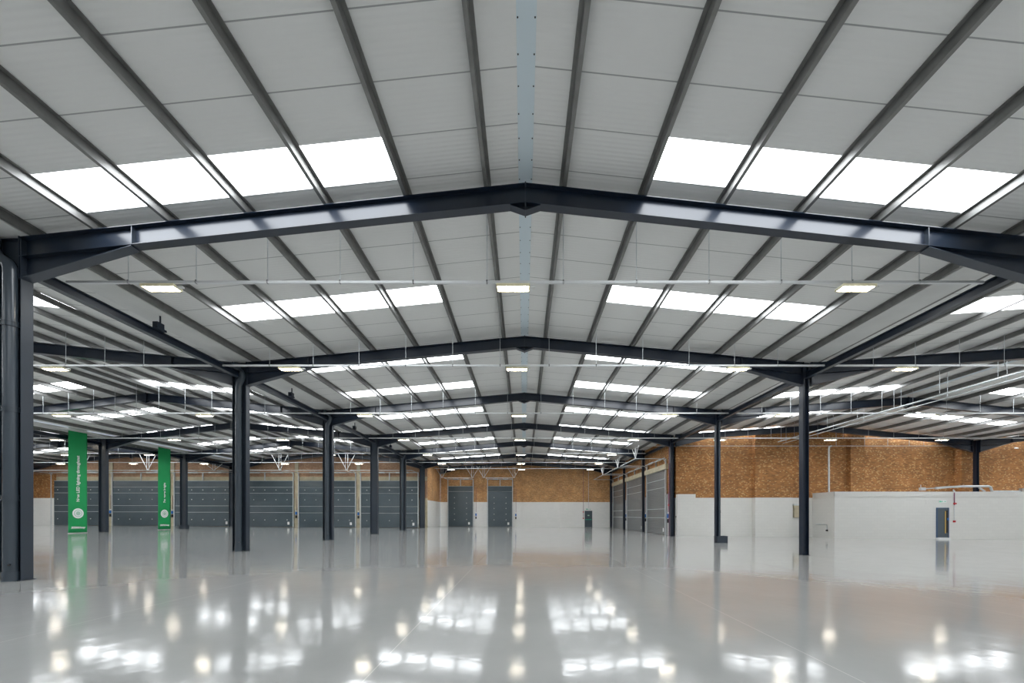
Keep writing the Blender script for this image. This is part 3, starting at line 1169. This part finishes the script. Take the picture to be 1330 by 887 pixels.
# long service run under the right roof (parallel to the ridge)
t = thing('service_pipe_run', 'paired galvanised pipes hung lengthwise beneath the office side roof', 'pipe', (0, 0, 0))
MB().tube([(X(1405), Y(.8), Z(404)), (X(1405), Y(4.25), Z(404))], .04, 10).build('upper_pipe', M['galv'], t, True)
MB().tube([(X(1432), Y(.8), Z(396)), (X(1432), Y(4.25), Z(396))], .022, 8).build('lower_pipe', M['galv'], t, True)
d = 1.0
while d < 4.2:
    MB().tube([(X(1405), Y(d), Z(404)), (X(1405), Y(d), Z(RIGHT.roof(1405, d)))], .01, 6).build('hanger_rod', M['galv'], t)
    MB().tube([(X(1432), Y(d), Z(396)), (X(1432), Y(d), Z(RIGHT.roof(1432, d)))], .01, 6).build('hanger_rod', M['galv'], t)
    d += .32
# fire main by the fourth slim column
x = X(838) - .09
t = thing('fire_main', 'slim vertical fire pipe with red valve beside the fourth slim column', 'pipe', (x, Y(4.40), floor_z(x)))
MB().tube([(0, 0, 0), (0, 0, 7.4)], .035, 10).build('pipe', M['plum'], t, True)
MB().box(-.07, .07, -.07, .07, 2.45, 2.6).build('valve', M['red'], t)
x = X(866)
t = thing('corner_post', 'thin slate pipe and angle beside the brick corner right of the dock doors', 'post', (x, Y(DR) - .06, floor_z(x)))
MB().tube([(0, 0, 0), (0, 0, 8.0)], .05, 12).build('pipe', M['steel_col'], t, True)
MB().box(-.02, .45, -.05, .05, 0, .05).build('foot', M['steel_col'], t)
MB().box(-.08, .08, -.06, .05, 1.5, 1.62).build('pipe_clip', M['black'], t)
# cctv camera, far right
v = P(1318, 582, 4.1)
v = (X(638 * DR), Y(DR), Z(87 * DR))
t = thing('security_camera', 'small white security camera high on the right brick wall', 'camera', v)
MB().box(-.05, .05, -.08, -.002, -.05, .05).build('mount', M['white'], t)
MB().tube([(0, -.08, 0), (-.1, -.3, -.06)], .05, 10).build('camera_body', M['white'], t, True)

# ------------------------------------------------------------------ LED lamps and their trunking
ROW_D = [1.34, 2.085, 3.06, 4.05, 5.05, 5.92, 6.69]
HT = 405


def roof_at(u, d):
    for s in SPANS:
        if s.x0 <= u <= s.x1:
            return s.roof(u, d) - .5
    return None


for r, d in enumerate(ROW_D):
    if r == 0:
        runs = [(-795, 800, 'central roof')]
    elif d < 4.2:
        runs = [(-3990, 4100, 'whole hall')]
    elif d < 6.2:
        runs = [(-3990, 800, 'central and banner aisles')]
    else:
        runs = [(-775, 800, 'central roof')]
    for a, b, who in runs:
        t = thing('lighting_trunking', f'thin galvanised lighting trunking across the {who}, {ORD[r]} row from the camera', 'trunking', (0, Y(d), Z(HT)), group='galvanised trunking rows')
        MB().box(X(a), X(b), -.03, .03, -.03, .03).build('trunking', M['white_metal'], t)
        for s in SPANS:
            for sd in (-1, 1):
                half = (s.xa - s.x0) if sd < 0 else (s.x1 - s.xa)
                for off in s.offs[:6]:
                    u = s.xa + sd * (off * half / 815 + 6)
                    if a < u < b and s.d1 > d:
                        zt = s.roof(u, d) - .3
                        MB().tube([(X(u), 0, .02), (X(u), 0, Z(zt) - Z(HT))], .008, 5).build('hanger_rod', M['galv'], t)
                        MB().box(X(u) - .015, X(u) + .015, -.03, .03, -.03, .05).build('rod_clamp', M['steel'], t)

lamp = None
LX = {'main': [-630, -18, 578], 'left': [-1267, -1836], 'left2': [-2455, -3000, -3560], 'right': [1031, 1614, 2200], 'right2': [2760, 3300]}
LW = {'main': ['left of the ridge', 'below the ridge', 'right of the ridge'], 'left': ['inner side of the banner aisle', 'outer side of the banner aisle'],
      'left2': ['just beyond the banners', 'middle of the outermost aisle', 'outer edge of the outermost aisle'],
      'right': ['inner side of the office aisle', 'middle of the office aisle', 'outer side of the office aisle'], 'right2': ['inner side of the outermost right aisle', 'middle of the outermost right aisle']}
for r, d in enumerate(ROW_D):
    for key, xs_ in LX.items():
        if r == 0 and key != 'main':
            continue
        if key in ('right', 'right2') and d > 4.2 or key in ('left', 'left2') and d > 6.2:
            continue
        for i, ux in enumerate(xs_):
            lab = f'slim glowing LED lamp on the {ORD[r]} trunking row, {LW[key][i]}'
            if lamp is None:
                lamp = thing('led_lamp', lab, 'lamp', group='glowing LED lamps under the trunking')
                w, dp = .42, .14
                m = MB()
                m.box(-w, w, -dp, dp, -.035, .0)
                m.box(-w, -w + .03, -dp, dp, -.06, -.035).box(w - .03, w, -dp, dp, -.06, -.035)
                m.box(-w + .03, w - .03, -dp, -dp + .02, -.06, -.035).box(-w + .03, w - .03, dp - .02, dp, -.06, -.035)
                m.build('housing', M['lamphousing'], lamp)
                for a, b in ((-w + .035, -.012), (.012, w - .035)):
                    MB().box(a, b, -dp + .025, dp - .025, -.056, -.0355).build('diffuser', M['lamp'], lamp)
                MB().box(w, w + .13, -.04, .04, -.04, .0).build('sensor', M['gutter'], lamp)
                for s in (-.25, .25):
                    MB().box(s - .012, s + .012, -.015, .015, .0, .085).build('bracket', M['galv'], lamp)
                L = lamp
            else:
                L = copy_tree(lamp)
            L['label'] = lab
            L.location = (X(ux), Y(d), Z(HT) - .105)


# ------------------------------------------------------------------ banners
def text_mesh(txt, size, mat, parent, name, loc, rot, bold_shear=0.0, offset=0.0):
    cu = bpy.data.curves.new(name, 'FONT')
    cu.body = txt
    cu.size = size
    cu.extrude = .002
    cu.shear = bold_shear
    cu.offset = offset
    cu.align_x = 'CENTER'
    cu.align_y = 'CENTER'
    o = bpy.data.objects.new(name, cu)
    COL.objects.link(o)
    dg = bpy.context.evaluated_depsgraph_get()
    me = bpy.data.meshes.new_from_object(o.evaluated_get(dg))
    bpy.data.objects.remove(o)
    me.materials.clear()
    me.materials.append(mat)
    n = bpy.data.objects.new(name, me)
    COL.objects.link(n)
    n.parent = parent
    n.location = loc
    n.rotation_euler = rot
    return n


def make_banner(dc, ztop_u, text, size, label, tz):
    x = X(-2284)
    w = .168 * S
    fz = floor_z(x)
    t = thing('hanging_banner', label, 'banner', (x, Y(dc), fz), group='green hanging banners')
    H = Z(ztop_u) - fz
    # cloth, hanging in the lengthwise plane, facing +x; slight billow
    n = 14
    m = MB()
    front, back = [], []
    rows = 24
    pts = []
    for j in range(rows + 1):
        z = .03 + (H - .03) * j / rows
        for i in range(n + 1):
            yy = -w / 2 + w * i / n
            bx = .012 * math.sin(i / n * math.pi * 2 + j * .35) * (.3 + .7 * j / rows)
            pts.append((bx, yy, z))
    faces = [(j * (n + 1) + i, j * (n + 1) + i + 1, (j + 1) * (n + 1) + i + 1, (j + 1) * (n + 1) + i) for j in range(rows) for i in range(n)]
    m.poly(pts, faces)
    o = m.build('banner_cloth', M['green'], t, True)
    md = o.modifiers.new('thickness', 'SOLIDIFY')
    md.thickness = .003
    MB().tube([(0, -w / 2 - .02, .03), (0, w / 2 + .02, .03)], .014, 8).build('bottom_rod', M['white_metal'], t)
    MB().tube([(0, -w / 2 - .02, H), (0, w / 2 + .02, H)], .014, 8).build('top_rod', M['white_metal'], t)
    f = .024
    # circle emblem
    def disc(r, mat, dx, nm, zc):
        MB().tube([(f + dx - .002, 0, zc), (f + dx, 0, zc)], r, 40).build(nm, mat, t)
    zc = 1.48
    disc(.37, M['white'], 0, 'round_emblem', zc)
    disc(.27, M['palegreen'], .003, 'emblem_ring', zc)
    disc(.22, M['white'], .006, 'emblem_ring', zc)
    disc(.15, M['palegreen'], .009, 'emblem_centre', zc)
    # lettering: the cloth faces +x; text runs upward
    rotv = Matrix(((0, 0, 1), (0, 1, 0), (-1, 0, 0)))
    # local x of text -> +z (up), local y -> -y (towards camera), normal -> +x
    up = Matrix(((0, 0, 1), (0, -1, 0), (1, 0, 0))).to_euler()
    text_mesh(text, size, M['white'], t, 'lettering', (f + .003, -.0, tz), up, offset=.008)
    hor = Matrix(((0, 0, 1), (1, 0, 0), (0, 1, 0))).to_euler()
    text_mesh('300Midway', .20, M['white'], t, 'logo_lettering', (f + .003, 0, .42), hor, bold_shear=.2, offset=.008)
    return t


make_banner(3.945, 442, 'New LED lighting throughout', .285, 'taller green banner reading New LED lighting throughout, nearest the camera', 4.05)
make_banner(4.895, 434, '7m eaves height', .285, 'green banner reading 7m eaves height, further from the camera', 3.4)
